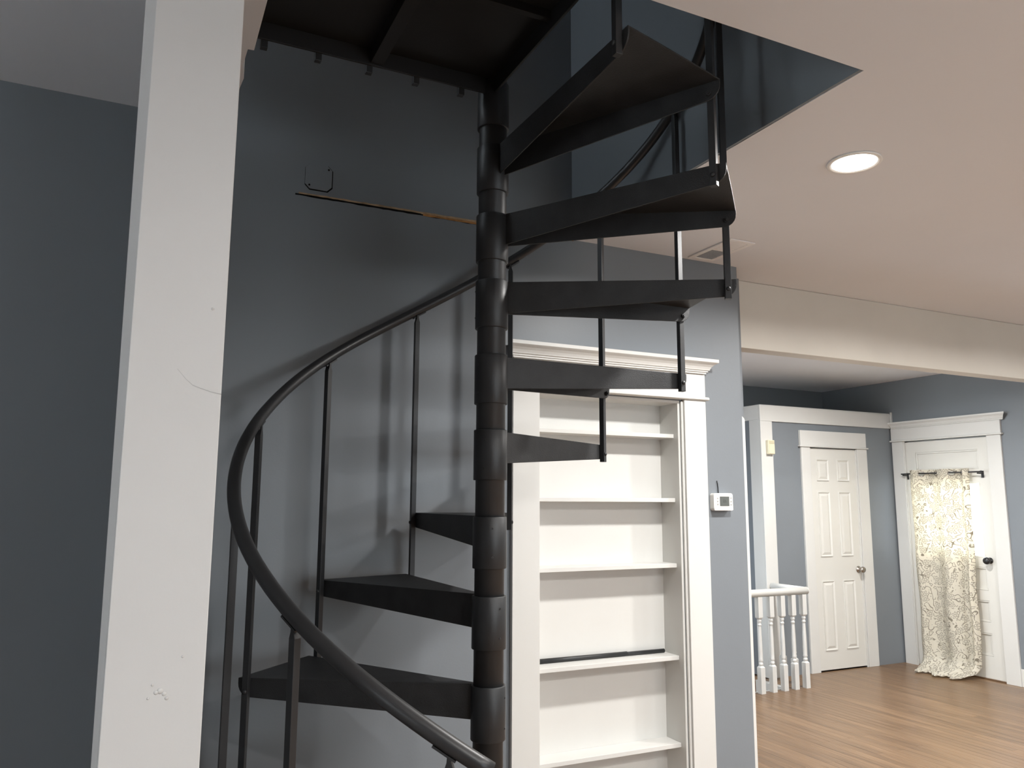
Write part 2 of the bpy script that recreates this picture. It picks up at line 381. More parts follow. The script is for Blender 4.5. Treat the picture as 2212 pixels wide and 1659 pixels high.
# white corner trim at the end of the back wall
t2 = struct('trim_2', MB().box(WEND+0.001, WEND+0.021, YA+0.004, YA+0.15, 0, EYE+0.405), 'white_paint', 'white corner casing on the end of the back wall', 0.002)
obj('bead', MB().box(WEND+0.0212, WEND+0.040, YA+0.035, YA+0.12, 0, EYE+0.405), 'white_paint', t2, 0.004)
obj('cap', MB().prism([(0.0, 0.0), (0.040, 0.0), (0.041, 0.006), (0.033, 0.014), (0.020, 0.022), (0.014, 0.036), (0.0, 0.038)], lambda u, v, t: (WEND+0.001+u, t, EYE+0.405+v), YA+0.03, YA+0.15), 'white_paint', t2)

# ------------------------------------------------------------------ floor
HOLE = (2.90, 4.86, 5.03, 6.19)
fl = MB()
fl.box(-3.0, XR, -3.6, 2.85, -0.12, 0.0).box(-3.0, 2.85, 2.85, 6.2, -0.12, 0.0).box(2.85, XR, 2.85, HOLE[2], -0.12, -0.014)
fl.box(HOLE[1], XR, HOLE[2], 6.2, -0.12, -0.014)
floor = struct('floor', fl, 'oak_floor', 'oak strip floor running towards the closet')
PW = 0.0572
plank_meshes = {}
def plank_mesh(L):
    k = round(L, 3)
    if k not in plank_meshes:
        w = PW/2 - 0.0004; c = 0.0008
        mb = MB().prism([(-w, -0.0135), (w, -0.0135), (w, -c), (w-c, 0), (-w+c, 0), (-w, -c)], lambda u, v, t_: (u, t_, v), 0.0004, k-0.0004)
        me = mb.mesh('plank'); me.materials.append(MATS['oak_floor']); plank_meshes[k] = me
    return plank_meshes[k]
x = 2.85 + PW/2; i = 0
while x < XR - PW/2:
    yend = HOLE[2] if x + PW/2 <= HOLE[1] + 0.03 else YC
    y = 2.85; first = True
    while y < yend - 0.002:
        L = random.choice((0.7, 0.9, 1.1, 1.3, 1.6))
        if first: L = random.choice((0.4, 0.7, 1.0, 1.3)); first = False
        if y + L > yend - 0.25: L = yend - y
        p = link('plank', plank_mesh(L), floor, (x, y, 0)); y += L
    x += PW
obj('plank', bx(x-PW/2+0.0004, XR-0.0005, 2.85, YC, -0.0135, 0), 'oak_floor', floor)
# stairwell trim and steps going down
t3 = struct('trim_3', MB().box(HOLE[0], HOLE[1], 5.03, 5.06, -0.3, -0.002).box(HOLE[1]-0.02, HOLE[1]+0.03, 5.06, 5.37, -0.3, 0.004), 'white_paint', 'white painted edge board around the stairwell')
st = MB()
for k in range(5): st.box(3.0, 4.83 - 0.25*k, 5.07, 6.18, -0.2*(k+1)-0.04, -0.2*(k+1))
struct('floor_stairwell', st, 'oak_floor')
struct('wall_stairwell', MB().box(HOLE[0]-0.05, HOLE[1]+0.03, HOLE[2]+0.031, HOLE[3], -1.60, -1.55).box(HOLE[0]-0.05, HOLE[0], HOLE[2]-0.02, HOLE[3], -1.55, -0.121)
  .box(HOLE[0], HOLE[1], HOLE[2]-0.02, HOLE[2]-0.0005, -1.6, -0.121).box(HOLE[1]+0.031, HOLE[1]+0.05, HOLE[2]-0.02, HOLE[3], -1.6, -0.121).box(HOLE[0]-0.05, HOLE[1]+0.05, HOLE[3]+0.001, HOLE[3]+0.05, -1.6, -0.001), 'blue_paint')

# ------------------------------------------------------------------ spiral staircase
stair = thing('spiral_staircase', 'black steel spiral staircase with a centre pole and curved handrail', 'staircase', (XP, YP, 0))
TOP = {-3: 0.228, -2: 0.456, -1: 0.688, 0: 0.951, 1: 1.204, 2: 1.434, 3: 1.694, 4: 1.925, 5: 2.160, 6: 2.374, 7: 2.600}
TOP[8] = 2.832
PHI = lambda k: R(150 - 30*k)
pole = MB().lathe([(0.0445, 0.0), (0.0445, 3.62), (0.040, 3.635), (0.0, 3.64)], (XP, YP, 0), 40)
obj('centre_pole', pole, 'black_metal', stair)
obj('base_plate', MB().lathe([(0.14, 0.0), (0.14, 0.010), (0.135, 0.013), (0.06, 0.013), (0.052, 0.04), (0.0, 0.04)], (XP, YP, 0), 32), 'black_metal', stair)

ROUT, RIN = 0.757, 0.047
def off(r): return 0.0015 + 0.0100*(r-RIN)/(ROUT-RIN)
def rot2(x, y, a): return (x*math.cos(a)-y*math.sin(a), x*math.sin(a)+y*math.cos(a))
A30 = R(-30)
def tread_mesh():
    mb = MB(); th = 0.0045
    n0, n1 = (RIN, -off(RIN)), (ROUT, -off(ROUT))
    r0, r1 = rot2(RIN, off(RIN), A30), rot2(ROUT, off(ROUT), A30)
    poly = [n0, n1]
    for i in range(1, 8):
        u = i/8; px, py = n1[0]+(r1[0]-n1[0])*u, n1[1]+(r1[1]-n1[1])*u
        b = 0.001*4*u*(1-u); l = math.hypot(px, py); poly.append((px*(1+b/l), py*(1+b/l)))
    poly += [r1, r0]
    mb.prism(poly, lambda u, v, t_: (u, v, t_), -th, 0.0)
    prof = [(RIN, -th*0.5), (ROUT, -th*0.5), (ROUT, -0.016)]
    for i in range(1, 7):
        a = R(90*i/6); prof.append((ROUT - 0.040*(1-math.cos(a)), -0.016 - 0.040*math.sin(a)))
    prof.append((RIN, -0.100))
    mb.prism(prof, lambda u, v, t_: (u, -off(u) - t_, v), 0.0, 0.0045)
    def rear(u, v, t_):
        x, y = rot2(u, off(u) + t_, A30); return (x, y, v)
    mb.prism(prof, rear, 0.0, 0.0045)
    return mb
tm = tread_mesh().mesh('tread'); tm.materials.append(MATS['tread_grit'])
cm = MB().lathe([(0.0449, -0.151), (0.0500, -0.151), (0.0510, -0.1495), (0.0510, -0.0015), (0.0500, 0.0), (0.0449, 0.0)], (0, 0, 0), 40).mesh('collar'); cm.materials.append(MATS['black_metal'])
sm = MB().lathe([(0.0028, 0), (0.0032, 0.0012), (0.0022, 0.0016), (0.0012, 0.0004)], (0.0508, 0, 0), 10, 'X').mesh('set_screw'); sm.materials.append(MATS['black_plastic'])
for k in range(-3, 8):
    t_ = link('tread', tm, stair, (0, 0, TOP[k]), (0, 0, PHI(k)))
    b = t_.modifiers.new('bevel', 'BEVEL'); b.width = 0.0012; b.segments = 2; b.limit_method = 'ANGLE'; b.angle_limit = R(50)
    link('collar', cm, t_, (0, 0, -0.001))
    for dz in (-0.034, -0.118): link('set_screw', sm, t_, (0, 0, dz), (0, 0, R(165)))
link('collar', cm, stair, (0, 0, 2.665+0.151))

# handrail
KZ = [(-3.22, 0.945), (-3, 0.995), (-2, 1.226), (-1, 1.468), (0, 1.728), (1, 1.990), (2, 2.226), (3, 2.456), (4, 2.690), (5, 2.920), (6, 3.155), (7, 3.390), (8, 3.62)]
def railz(k):
    ks = [a for a, _ in KZ]; zs = [b for _, b in KZ]
    k = max(ks[0], min(ks[-1], k))
    for i in range(len(ks)-1):
        if k <= ks[i+1]:
            h = ks[i+1]-ks[i]; u = (k-ks[i])/h
            def m(j):
                if j == 0: return (zs[1]-zs[0])/(ks[1]-ks[0])
                if j == len(ks)-1: return (zs[-1]-zs[-2])/(ks[-1]-ks[-2])
                return (zs[j+1]-zs[j-1])/(ks[j+1]-ks[j-1])
            return (2*u**3-3*u*u+1)*zs[i] + (u**3-2*u*u+u)*h*m(i) + (-2*u**3+3*u*u)*zs[i+1] + (u**3-u*u)*h*m(i+1)
def railp(k, r=RB+0.004): a = PHI(k); return Vector((XP + r*math.cos(a), YP + r*math.sin(a), railz(k)))
pts = [railp(-3.22 + (8+3.22)*i/170) for i in range(171)]
obj('handrail', MB().tube(pts, 0.0180, 16), 'rail_rubber', stair)

# balusters, each bolted to the nose of one tread and the rear of the one below
BW = 0.0095
for k in range(-3, 9):
    a = PHI(k); e = Vector((math.cos(a), math.sin(a), 0)); tg = Vector((-math.sin(a), math.cos(a), 0))
    c = Vector((XP, YP, 0)) + e*RB
    zb = (TOP[k-1] - 0.066) if k > -3 else 0.0
    zt = railz(k) - 0.018 - 0.030
    mb = MB()
    def ring(z, wr, wt): return [c + e*(sx*wr) + tg*(sy*wt) + Vector((0, 0, z)) for sx, sy in ((-1,-1),(1,-1),(1,1),(-1,1))]
    lv = [ring(zb, BW, BW), ring(zt, BW, BW), ring(zt+0.014, BW*1.05, 0.0050), ring(zt+0.030, BW*1.05, 0.0035)]
    vs = [p for l in lv for p in l]; fs = [(0, 3, 2, 1), tuple(len(vs)-4+i for i in range(4))]
    for j in range(len(lv)-1):
        for i in range(4): fs.append((j*4+i, j*4+(i+1) % 4, j*4+4+(i+1) % 4, j*4+4+i))
    mb.add(vs, fs)
    bl = obj('baluster', mb, 'black_metal', stair, 0.0012)
    # tongue bent along the underside of the rail
    tan = (railp(min(k+0.05, 8)) - railp(k-0.05)).normalized(); side = tan.cross(Vector((0, 0, 1))).normalized(); nrm = side.cross(tan)
    base = railp(k) - nrm*0.0195
    tv = []
    for u in (-0.028, 0.028):
        for sv, w in ((-1, -0.0022), (1, -0.0022), (1, 0.0022), (-1, 0.0022)):
            tv.append(base + tan*u + side*(sv*BW) + nrm*w)
    obj('rail_bracket', MB().add(tv, [(0,3,2,1),(4,5,6,7),(0,1,5,4),(1,2,6,5),(2,3,7,6),(3,0,4,7)]), 'black_metal', bl)
    def bolt(pos, axis, prof, n=12):
        ax = axis.normalized(); uu = Vector((0, 0, 1)); ww = ax.cross(uu); q = MB(); vs = []
        for rr, h in prof:
            for i in range(n):
                w = 2*math.pi*i/n; vs.append(pos + ax*h + uu*(rr*math.cos(w)) + ww*(rr*math.sin(w)))
        fs = [tuple(range(n))[::-1], tuple((len(prof)-1)*n+i for i in range(n))]
        for j in range(len(prof)-1):
            for i in range(n): fs.append((j*n+i, j*n+(i+1) % n, (j+1)*n+(i+1) % n, (j+1)*n+i))
        return q.add(vs, fs, n > 6)
    dome = [(0.0070, 0), (0.0068, 0.0025), (0.0050, 0.0045), (0.002, 0.0055)]
    if k > -3:
        obj('bolt', bolt(c + Vector((0, 0, TOP[k-1]-0.036)) - tg*BW, -tg, dome), 'black_metal', bl)
    if k < 8:
        obj('bolt', bolt(c + Vector((0, 0, TOP[k]-0.036)) + tg*BW, tg, dome), 'black_metal', bl)
        obj('nut', bolt(c + Vector((0, 0, TOP[k]-0.036)) - tg*(BW+0.0068), -tg, [(0.0085, 0), (0.0085, 0.007), (0.005, 0.007), (0.005, 0.011)], 6), 'black_metal', bl)

# landing platform at the top
PB, PT = EYE + 1.292, EYE + 1.352
PX0, PX1, PY0, PY1 = OX0+0.003, 0.967, OY0+0.003, 2.180
obj('landing_plate', bx(PX0, PX1, PY0, PY1, PT-0.008, PT), 'landing_shaded_black', stair)
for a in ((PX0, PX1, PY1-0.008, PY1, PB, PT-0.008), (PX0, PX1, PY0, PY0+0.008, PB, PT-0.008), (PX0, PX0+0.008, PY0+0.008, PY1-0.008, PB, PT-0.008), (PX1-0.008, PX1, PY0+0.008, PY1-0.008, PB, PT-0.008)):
    obj('landing_flange', bx(*a), 'landing_shaded_black', stair, 0.001)
obj('landing_rib', bx(0.560, 0.598, PY0+0.009, PY1-0.009, PB+0.006, PT-0.008), 'landing_shaded_black', stair, 0.001)
obj('landing_rib', bx(0.600, PX1-0.009, 1.770, 1.790, PB+0.026, PT-0.008), 'landing_shaded_black', stair, 0.001)
lr = []
for xq in (0.255, 0.408, 0.560, 0.708, 0.858):
    pb = obj('landing_baluster', bx(xq-BW, xq+BW, PY1+0.001, PY1+0.020, PB-0.020, 3.74), 'black_metal', stair, 0.001)
    obj('bolt', MB().lathe([(0.006, 0), (0.006, 0.003), (0.003, 0.005)], (xq, PY1+0.020, PB+0.02), 10, 'Y'), 'black_metal', pb)
obj('landing_rail', MB().tube([(0.225, PY1+0.010, 3.757), (0.50, PY1+0.010, 3.757), (0.87, PY1+0.010, 3.757)], 0.018, 14), 'rail_rubber', stair)

# ------------------------------------------------------------------ built-in bookcase
bc = thing('built_in_bookcase', 'white built-in bookcase with open shelves set into the blue wall', 'bookcase', (1.94, YA, 0))
ZH0, ZH1 = EYE + 0.483, EYE + 0.607       # head board
FY = YA - 0.022                           # face of the casing
CL0, CR1 = 1.431, 2.453
obj('side_casing', bx(CL0, 1.558, FY, YA-0.0005, 0, ZH0-0.004), 'white_paint', bc, 0.002)
obj('side_casing', bx(2.328, CR1, FY, YA-0.0005, 0, ZH0-0.004), 'white_paint', bc, 0.002)
obj('stop_bead', bx(2.3155, 2.3275, YA-0.012, YA-0.0005, 0, ZH0-0.012), 'white_paint', bc, 0.003)
obj('head_board', bx(CL0, CR1, FY, YA-0.0005, ZH0+0.012, ZH1), 'white_paint', bc, 0.002)
obj('head_bead', MB().prism([(0, 0), (-0.030, 0), (-0.036, 0.004), (-0.036, 0.011), (-0.030, 0.016), (0, 0.016)], lambda u, v, t_: (t_, YA-0.0005+u, ZH0-0.004+v), CL0-0.012, CR1+0.012), 'white_paint', bc)
def cornice(fn, a, b, z, h, d):
    prof = [(0, 0), (-d*0.42, 0), (-d*0.42, h*0.10), (-d*0.50, h*0.13), (-d*0.50, h*0.22), (-d*0.58, h*0.25), (-d*0.60, h*0.34), (-d*0.66, h*0.48), (-d*0.78, h*0.62), (-d*0.93, h*0.72), (-d*0.98, h*0.76), (-d, h*0.78), (-d, h), (0, h)]
    # mitred ends: ends step out with the profile
    mb = MB(); n = len(prof)
    vs = [fn(u, v, a + (d + u)) for u, v in prof] + [fn(u, v, b - (d + u)) for u, v in prof]
    fs = [tuple(range(n))[::-1], tuple(range(n, 2*n))] + [(i, (i+1) % n, n+(i+1) % n, n+i) for i in range(n)]
    return mb.add(vs, fs)
obj('cornice', cornice(lambda u, v, t_: (t_, YA-0.0005+u, ZH1+v), 1.382, 2.498, ZH1, 0.067, 0.075), 'white_paint', bc)
NB = YA + 0.143
obj('back_panel', bx(NX0+0.012, NX1-0.012, NB, NB+0.012, 0, NZ1-0.013), 'white_paint', bc)
obj('side_panel', bx(NX0+0.0005, NX0+0.012, YA+0.0005, NB+0.012, 0, NZ1-0.013), 'white_paint', bc)
obj('side_panel', bx(NX1-0.012, NX1-0.0005, YA+0.0005, NB+0.012, 0, NZ1-0.013), 'white_paint', bc)
obj('top_panel', bx(NX0+0.0005, NX1-0.0005, YA+0.0005, NB+0.012, NZ1-0.013, NZ1-0.001), 'white_paint', bc)
SF = YA + 0.034
for z in (0.317, 0.0168, -0.2825, -0.6935, -1.07, -1.40):
    obj('shelf', bx(NX0+0.0125, NX1-0.0125, SF, NB-0.0005, EYE+z-0.0185, EYE+z), 'white_paint', bc, 0.0012)
# black rod lying on the fourth shelf
zr = EYE - 0.6935 + 0.0092
rod = MB().tube([(1.58, NB-0.016, zr), (1.95, NB-0.017, zr), (2.285, NB-0.018, zr)], 0.0090, 14)
rod_o = obj('loose_rod', rod, 'black_metal'); tag(rod_o, 'black metal rod lying along the back of a bookcase shelf', 'rod')
obj('rod_sleeve', MB().tube([(1.58, NB-0.016, zr+.0012), (2.08, NB-0.0172, zr+.0012)], 0.0101, 14), 'black_metal', rod_o)

# ------------------------------------------------------------------ junction cover, thermostat, vent
jc = MB(); a_, c_ = 0.052, 0.034
octo = [(-c_, -a_), (c_, -a_), (a_, -c_), (a_, c_), (c_, a_), (-c_, a_), (-a_, c_), (-a_, -c_)]
jc.prism(octo, lambda u, v, t_: (0.584+u, YA+t_, EYE+1.262+v), -0.0045, -0.0003)
jb = MB().prism(octo, lambda u, v, t_: (0.5856+u*1.05, YA+t_, EYE+1.2604+v*1.05), -0.0014, -0.0003)
jc = MB().prism(octo, lambda u, v, t_: (0.584+u, YA+t_, EYE+1.262+v), -0.006, -0.0016)
jo = obj('junction_cover', jc, 'blue_paint', None, 0.001); tag(jo, 'octagonal junction box cover painted the wall colour above the ragged gap', 'wall cover')
obj('gap', jb, 'dark_gap', jo)
for dx, dz in ((0.038, 0.036), (-0.036, -0.038)): obj('screw', MB().lathe([(0.004, 0), (0.0035, -0.0018), (0.001, -0.002)], (0.584+dx, YA-0.006, EYE+1.262+dz), 10, 'Y'), 'dark_gap', jo)

th = thing('thermostat', 'white wall thermostat with a grey screen and small side buttons', 'thermostat', (2.54, YA, EYE))
TX0, TX1, TZ0, TZ1, TY = 2.478, 2.592, EYE-0.040, EYE+0.041, YA-0.030
def rrect(x0, x1, z0, z1, r, n=5):
    out = []
    for cx, cz, s0 in ((x1-r, z0+r, -90), (x1-r, z1-r, 0), (x0+r, z1-r, 90), (x0+r, z0+r, 180)):
        for i in range(n+1):
            w = R(s0 + 90*i/n); out.append((cx + r*math.cos(w), cz + r*math.sin(w)))
    return out
obj('housing', MB().prism(rrect(TX0, TX1, TZ0, TZ1, 0.011), lambda u, v, t_: (u, t_, v), TY, YA-0.0005), 'plastic_white', th, 0.0015)
obj('lower_lip', MB().prism(rrect(TX0+0.001, TX1-0.001, TZ0+0.001, TZ0+0.014, 0.005), lambda u, v, t_: (u, t_, v), TY-0.0012, TY-0.0003), 'plastic_white', th)
scr = obj('screen', MB().prism(rrect(2.513, 2.569, EYE-0.019, EYE+0.026, 0.002), lambda u, v, t_: (u, t_, v), TY-0.001, TY-0.0002), 'screen', th)
dg = MB()
for x0 in (2.533, 2.544):          # the display reads 66
    w, h = 0.0075, 0.014; zc_ = EYE + 0.004; q = 0.0011
    for (u0, u1, v0, v1) in ((0, w, h-q, h), (0, w, h/2-q/2, h/2+q/2), (0, w, 0, q), (0, q, 0, h), (w-q, w, 0, h/2)):
        dg.box(x0+u0, x0+u1, TY-0.0014, TY-0.00105, zc_-h/2+v0, zc_-h/2+v1)
obj('digits', dg, 'segment', scr)
for x_, zz in ((2.5005, (0.017, 0.003, -0.011)), (2.5805, (0.019, 0.003, -0.012))):
    for dz in zz: obj('button', MB().prism(rrect(x_-0.0048, x_+0.0048, EYE+dz-0.0042, EYE+dz+0.0042, 0.004), lambda u, v, t_: (u, t_, v), TY-0.0016, TY-0.0002), 'plastic_grey', th)
tw = obj('wire', MB().tube([(2.522, YA-0.003, EYE+0.100), (2.5235, YA-0.004, EYE+0.088), (2.526, YA-0.004, EYE+0.070), (2.526, YA-0.005, EYE+0.055), (2.5275, YA-0.004, EYE+0.041)], 0.0022, 8), 'black_plastic', th)
tw['label'] = 'short black wire running into the wall'

vt = thing('ceiling_vent', 'white louvred air vent in the ceiling near the wall corner', 'vent', (2.435, 2.825, CEIL))
VX0, VX1, VY0, VY1, VZ = 2.362, 2.508, 2.672, 2.978, CEIL
fr = MB()
for (x0, x1, y0, y1) in ((VX0, VX1, VY0, VY0+0.025), (VX0, VX1, VY1-0.025, VY1), (VX0, VX0+0.025, VY0+0.025, VY1-0.025), (VX1-0.025, VX1, VY0+0.025, VY1-0.025)): fr.box(x0, x1, y0, y1, VZ-0.008, VZ-0.0005)
obj('frame', fr, 'vent_metal', vt, 0.002)
obj('backing', bx(VX0+0.02, VX1-0.02, VY0+0.02, VY1-0.02, VZ-0.0016, VZ-0.0006), 'dark_gap', vt)
nl = 22
for i in range(nl):
    y = VY0+0.030 + (VY1-VY0-0.060)*i/(nl-1); lean = 0.005 if i < nl/2 else -0.005
    obj('louver', MB().prism([(-0.0006, 0), (0.0006, 0), (0.0006+lean, -0.007), (-0.0006+lean, -0.007)], lambda u, v, t_: (t_, y+u, VZ-0.0016+v), VX0+0.0255, VX1-0.0255), 'vent_metal', vt)

# ------------------------------------------------------------------ recessed lamps
def recessed(x, y, label, power=LIGHT_W, z=CEIL):
    t_ = thing('recessed_light', label, 'ceiling light', (x, y, z), 'recessed ceiling lights')
    obj('trim_ring', MB().lathe([(0.074, -0.001), (0.090, -0.001), (0.092, -0.004), (0.088, -0.007), (0.078, -0.007), (0.074, -0.003)], (x, y, z), 40), 'plastic_white', t_)
    obj('lens', MB().lathe([(0.0, -0.0008), (0.076, -0.0008), (0.076, -0.0035), (0.0, -0.004)], (x, y, z), 40), 'lamp_lens', t_)
    ld = bpy.data.lights.new('lamp', 'AREA'); ld.shape = 'DISK'; ld.size = 0.15; ld.energy = power; ld.color = LIGHT_COL; ld.spread = R(166)
    lo = bpy.data.objects.new('lamp', ld); COL.objects.link(lo); lo.parent = t_; lo.location = (0, 0, -0.012)
    return t_
recessed(2.206, 1.852, 'round glowing recessed ceiling light beside the stair opening')
recessed(3.72, 1.852, 'recessed ceiling light out of view right of the beam end')
recessed(5.25, 1.852, 'recessed ceiling light out of view near the right wall')
recessed(2.206, -0.45, 'recessed ceiling light behind the viewer, nearest the stair')
recessed(3.72, -0.45, 'recessed ceiling light behind the viewer, middle of its row')
recessed(5.25, -0.45, 'recessed ceiling light behind the viewer, by the right wall')
recessed(0.95, -1.0, 'added unseen ceiling light behind the viewer, brightening the white post')  # added lamp, out of view, to throw more light on the post front
recessed(5.0, 4.10, 'recessed ceiling light past the beam, above the hall railing', LIGHT_W*1.25)

# ------------------------------------------------------------------ closet at the far end
cw = MB(); DX0, DX1, DZ = 5.572, 6.168, EYE + 0.497
CT = EYE + 0.845
cw.box(XC, DX0, YC, YC+0.10, 0, CT).box(DX0, DX1, YC, YC+0.10, DZ, CT).box(DX1, XR-0.001, YC, YC+0.10, 0, CT)
wall_closet = struct('wall_closet', cw, 'blue_paint', 'low blue closet wall framed in white boards')
struct('wall_closet_side', bx(XC, XC+0.10, YC+0.101, 6.199, 0, CT), 'blue_paint', 'narrow blue side wall of the closet')
struct('ceiling_closet', bx(XC, XR-0.001, YC, 6.199, CT+0.001, CT+0.02), 'white_paint')
t4 = struct('trim_4', bx(XC-0.018, 6.66, YC-0.018, YC-0.0005, EYE+0.716, CT+0.010), 'white_paint', 'white board along the top of the closet wall', 0.002)
obj('corner_board', bx(XC-0.018, 5.127, YC-0.018, YC-0.0005, 0, EYE+0.7155), 'white_paint', t4, 0.002)
obj('side_board', bx(XC-0.018, XC-0.0005, YC, YC+0.125, 0, EYE+0.7295), 'white_paint', t4, 0.002)
obj('side_top_board', bx(XC-0.018, XC-0.0005, YC, 6.19, EYE+0.730, CT+0.010), 'white_paint', t4, 0.002)
obj('end_block', bx(6.648, XR-0.001, YC-0.030, YC-0.019, EYE+0.70, CT+0.03), 'white_paint', t4, 0.002)

# closet door
d1 = struct('door_1', bx(DX0+0.003, DX1-0.003, YC-0.002, YC+0.033, 0.012, DZ-0.004), 'door_paint', 'white six-panel closet door with a nickel knob', 0.001)
def raised(name, x0, x1, z0, z1, parent, yf):
    # frame moulding sunk, field raised
    mb = MB(); ins = 0.016; d = 0.007
    o_ = [(x0, z0), (x1, z0), (x1, z1), (x0, z1)]; i1 = [(x0+ins, z0+ins), (x1-ins, z0+ins), (x1-ins, z1-ins), (x0+ins, z1-ins)]
    i2 = [(x0+ins+.022, z0+ins+.022), (x1-ins-.022, z0+ins+.022), (x1-ins-.022, z1-ins-.022), (x0+ins+.022, z1-ins-.022)]
    vs = [(x, yf-0.0006, z) for x, z in o_] + [(x+ (0.003 if j in (0,3) else -0.003), yf-0.0095, z+(0.003 if j < 2 else -0.003)) for j, (x, z) in enumerate(o_)] + [(x, yf-0.0012, z) for x, z in i1] + [(x, yf-0.0085, z) for x, z in i2]
    fs = []
    for a0 in (0, 4, 8):
        for i in range(4): fs.append((a0+i, a0+(i+1) % 4, a0+4+(i+1) % 4, a0+4+i))
    fs += [(12, 13, 14, 15), (3, 2, 1, 0)]
    return obj(name, mb.add(vs, fs), 'door_paint', parent)
for (x0, x1) in ((5.652, 5.800), (5.912, 6.060)):
    for (z0, z1) in ((0.196, 0.392), (-0.485, 0.096), (-1.303, -0.700)):
        raised('door_panel', x0, x1, EYE+z0, EYE+z1, d1, YC-0.002)
kn = obj('door_knob', MB().lathe([(0.031, 0), (0.031, -0.004), (0.026, -0.008), (0.011, -0.012), (0.010, -0.028), (0.018, -0.034), (0.027, -0.042), (0.0285, -0.052), (0.024, -0.062), (0.010, -0.066)], (6.118, YC-0.002, EYE-0.610), 24, 'Y'), 'nickel', d1)
kn['label'] = 'round brushed nickel knob'
t5 = struct('trim_5', bx(5.462, DX0-0.001, YC-0.020, YC-0.0005, 0, DZ+0.004), 'white_paint', 'white casing around the closet door', 0.002)
obj('side_casing', bx(DX1+0.001, 6.298, YC-0.020, YC-0.0005, 0, DZ+0.004), 'white_paint', t5, 0.002)
obj('head_casing', bx(5.452, 6.290, YC-0.024, YC-0.0005, DZ+0.018, EYE+0.652), 'white_paint', t5, 0.002)
obj('head_bead', bx(5.438, 6.310, YC-0.034, YC-0.0005, DZ+0.0045, DZ+0.0175), 'white_paint', t5, 0.004)
obj('stop_strip', bx(DX1-0.012, DX1-0.0035, YC-0.014, YC-0.0025, 0.0, DZ-0.004), 'white_paint', t5)

# chime box on the corner board
ch = thing('door_chime', 'cream plastic chime box fixed to the white corner board', 'chime', (5.08, YC-0.018, EYE+0.48))
obj('housing', bx(5.045, 5.118, YC-0.050, YC-0.0185, EYE+0.420, EYE+0.545), 'plastic_cream', ch, 0.004)
obj('grille', bx(5.054, 5.112, YC-0.0525, YC-0.0502, EYE+0.512, EYE+0.538), 'plastic_tan', ch)
obj('cover', bx(5.054, 5.114, YC-0.054, YC-0.0502, EYE+0.424, EYE+0.508), 'plastic_cream', ch, 0.002)

# ------------------------------------------------------------------ curtained outside door in the right wall
DXF = XR + 0.004       # face of the slab
D2T = DXF + 0.040
y0, y1 = D2Y0, D2Y1
d2 = struct('door_2', MB().box(DXF, D2T, y0, y0+0.105, 0.012, D2Z).box(DXF, D2T, y1-0.105, y1, 0.012, D2Z)
   .box(DXF, D2T, y0+0.105, y1-0.105, EYE+0.470, D2Z).box(DXF, D2T, y0+0.105, y1-0.105, EYE+0.185, EYE+0.300)
   .box(DXF, D2T, y0+0.105, y1-0.105, EYE-0.545, EYE-0.465).box(DXF, D2T, y0+0.105, y1-0.105, EYE-0.825, EYE-0.740)
   .box(DXF, D2T, y0+0.105, y1-0.105, EYE-1.095, EYE-1.005).box(DXF, D2T, y0+0.105, y1-0.105, 0.012, EYE-1.285), 'door_paint', 'white panelled outside door behind the floral curtain')
def panel2(z0, z1):
    p = obj('door_panel', bx(DXF+0.014, D2T-0.012, y0+0.106, y1-0.106, EYE+z0+0.001, EYE+z1-0.001), 'door_paint', d2)
    m_ = MB(); w = 0.014
    a0, a1, b0, b1 = y0+0.1055, y1-0.1055, EYE+z0+0.0008, EYE+z1-0.0008
    m_.box(DXF+0.003, DXF+0.0135, a0, a1, b0, b0+w).box(DXF+0.003, DXF+0.0135, a0, a1, b1-w, b1).box(DXF+0.003, DXF+0.0135, a0, a0+w, b0+w, b1-w).box(DXF+0.003, DXF+0.0135, a1-w, a1, b0+w, b1-w)
    obj('panel_moulding', m_, 'door_paint', p, 0.003)
for zz in ((0.300, 0.470), (-0.740, -0.545), (-1.005, -0.825), (-1.285, -1.095)): panel2(*zz)
gl = obj('pane', bx(DXF+0.018, DXF+0.023, y0+0.106, y1-0.106, EYE-0.4645, EYE+0.1845), 'pane_glass', d2)
m_ = MB(); w = 0.014; a0, a1, b0, b1 = y0+0.1055, y1-0.1055, EYE-0.4645, EYE+0.1845
m_.box(DXF+0.003, DXF+0.0175, a0, a1, b0, b0+w).box(DXF+0.003, DXF+0.0175, a0, a1, b1-w, b1).box(DXF+0.003, DXF+0.0175, a0, a0+w, b0+w, b1-w).box(DXF+0.003, DXF+0.0175, a1-w, a1, b0+w, b1-w)
obj('glazing_bead', m_, 'door_paint', d2, 0.003)
kz, ky = EYE-0.486, 4.470
kb = obj('door_knob', MB().lathe([(0.026, 0), (0.026, -0.004), (0.014, -0.008), (0.011, -0.024), (0.020, -0.032), (0.029, -0.042), (0.031, -0.052), (0.026, -0.064), (0.012, -0.070)], (DXF, ky, kz), 24, 'X'), 'black_plastic', d2)
kb['label'] = 'round black door knob'
for hz in (EYE-1.17, EYE+0.33):
    obj('hinge', MB().lathe([(0.007, 0), (0.007, 0.10), (0.004, 0.104), (0.006, 0.112), (0.003, 0.116)], (XR-0.006, y1+0.004, hz), 10), 'hinge_white', d2)
obj('threshold', bx(XR-0.012, D2T, y0, y1, 0.0005, 0.011), 'oak_floor', d2)
obj('jamb', MB().box(D2T+0.001, XR+0.159, y0-0.0115, y0+0.012, 0, D2Z+0.0115).box(D2T+0.001, XR+0.159, y1-0.012, y1+0.0115, 0, D2Z+0.0115).box(D2T+0.001, XR+0.159, y0+0.012, y1-0.012, D2Z-0.012, D2Z+0.0115).box(D2T+0.001, XR+0.159, y0+0.012, y1-0.012, 0, 0.014), 'door_paint', d2)
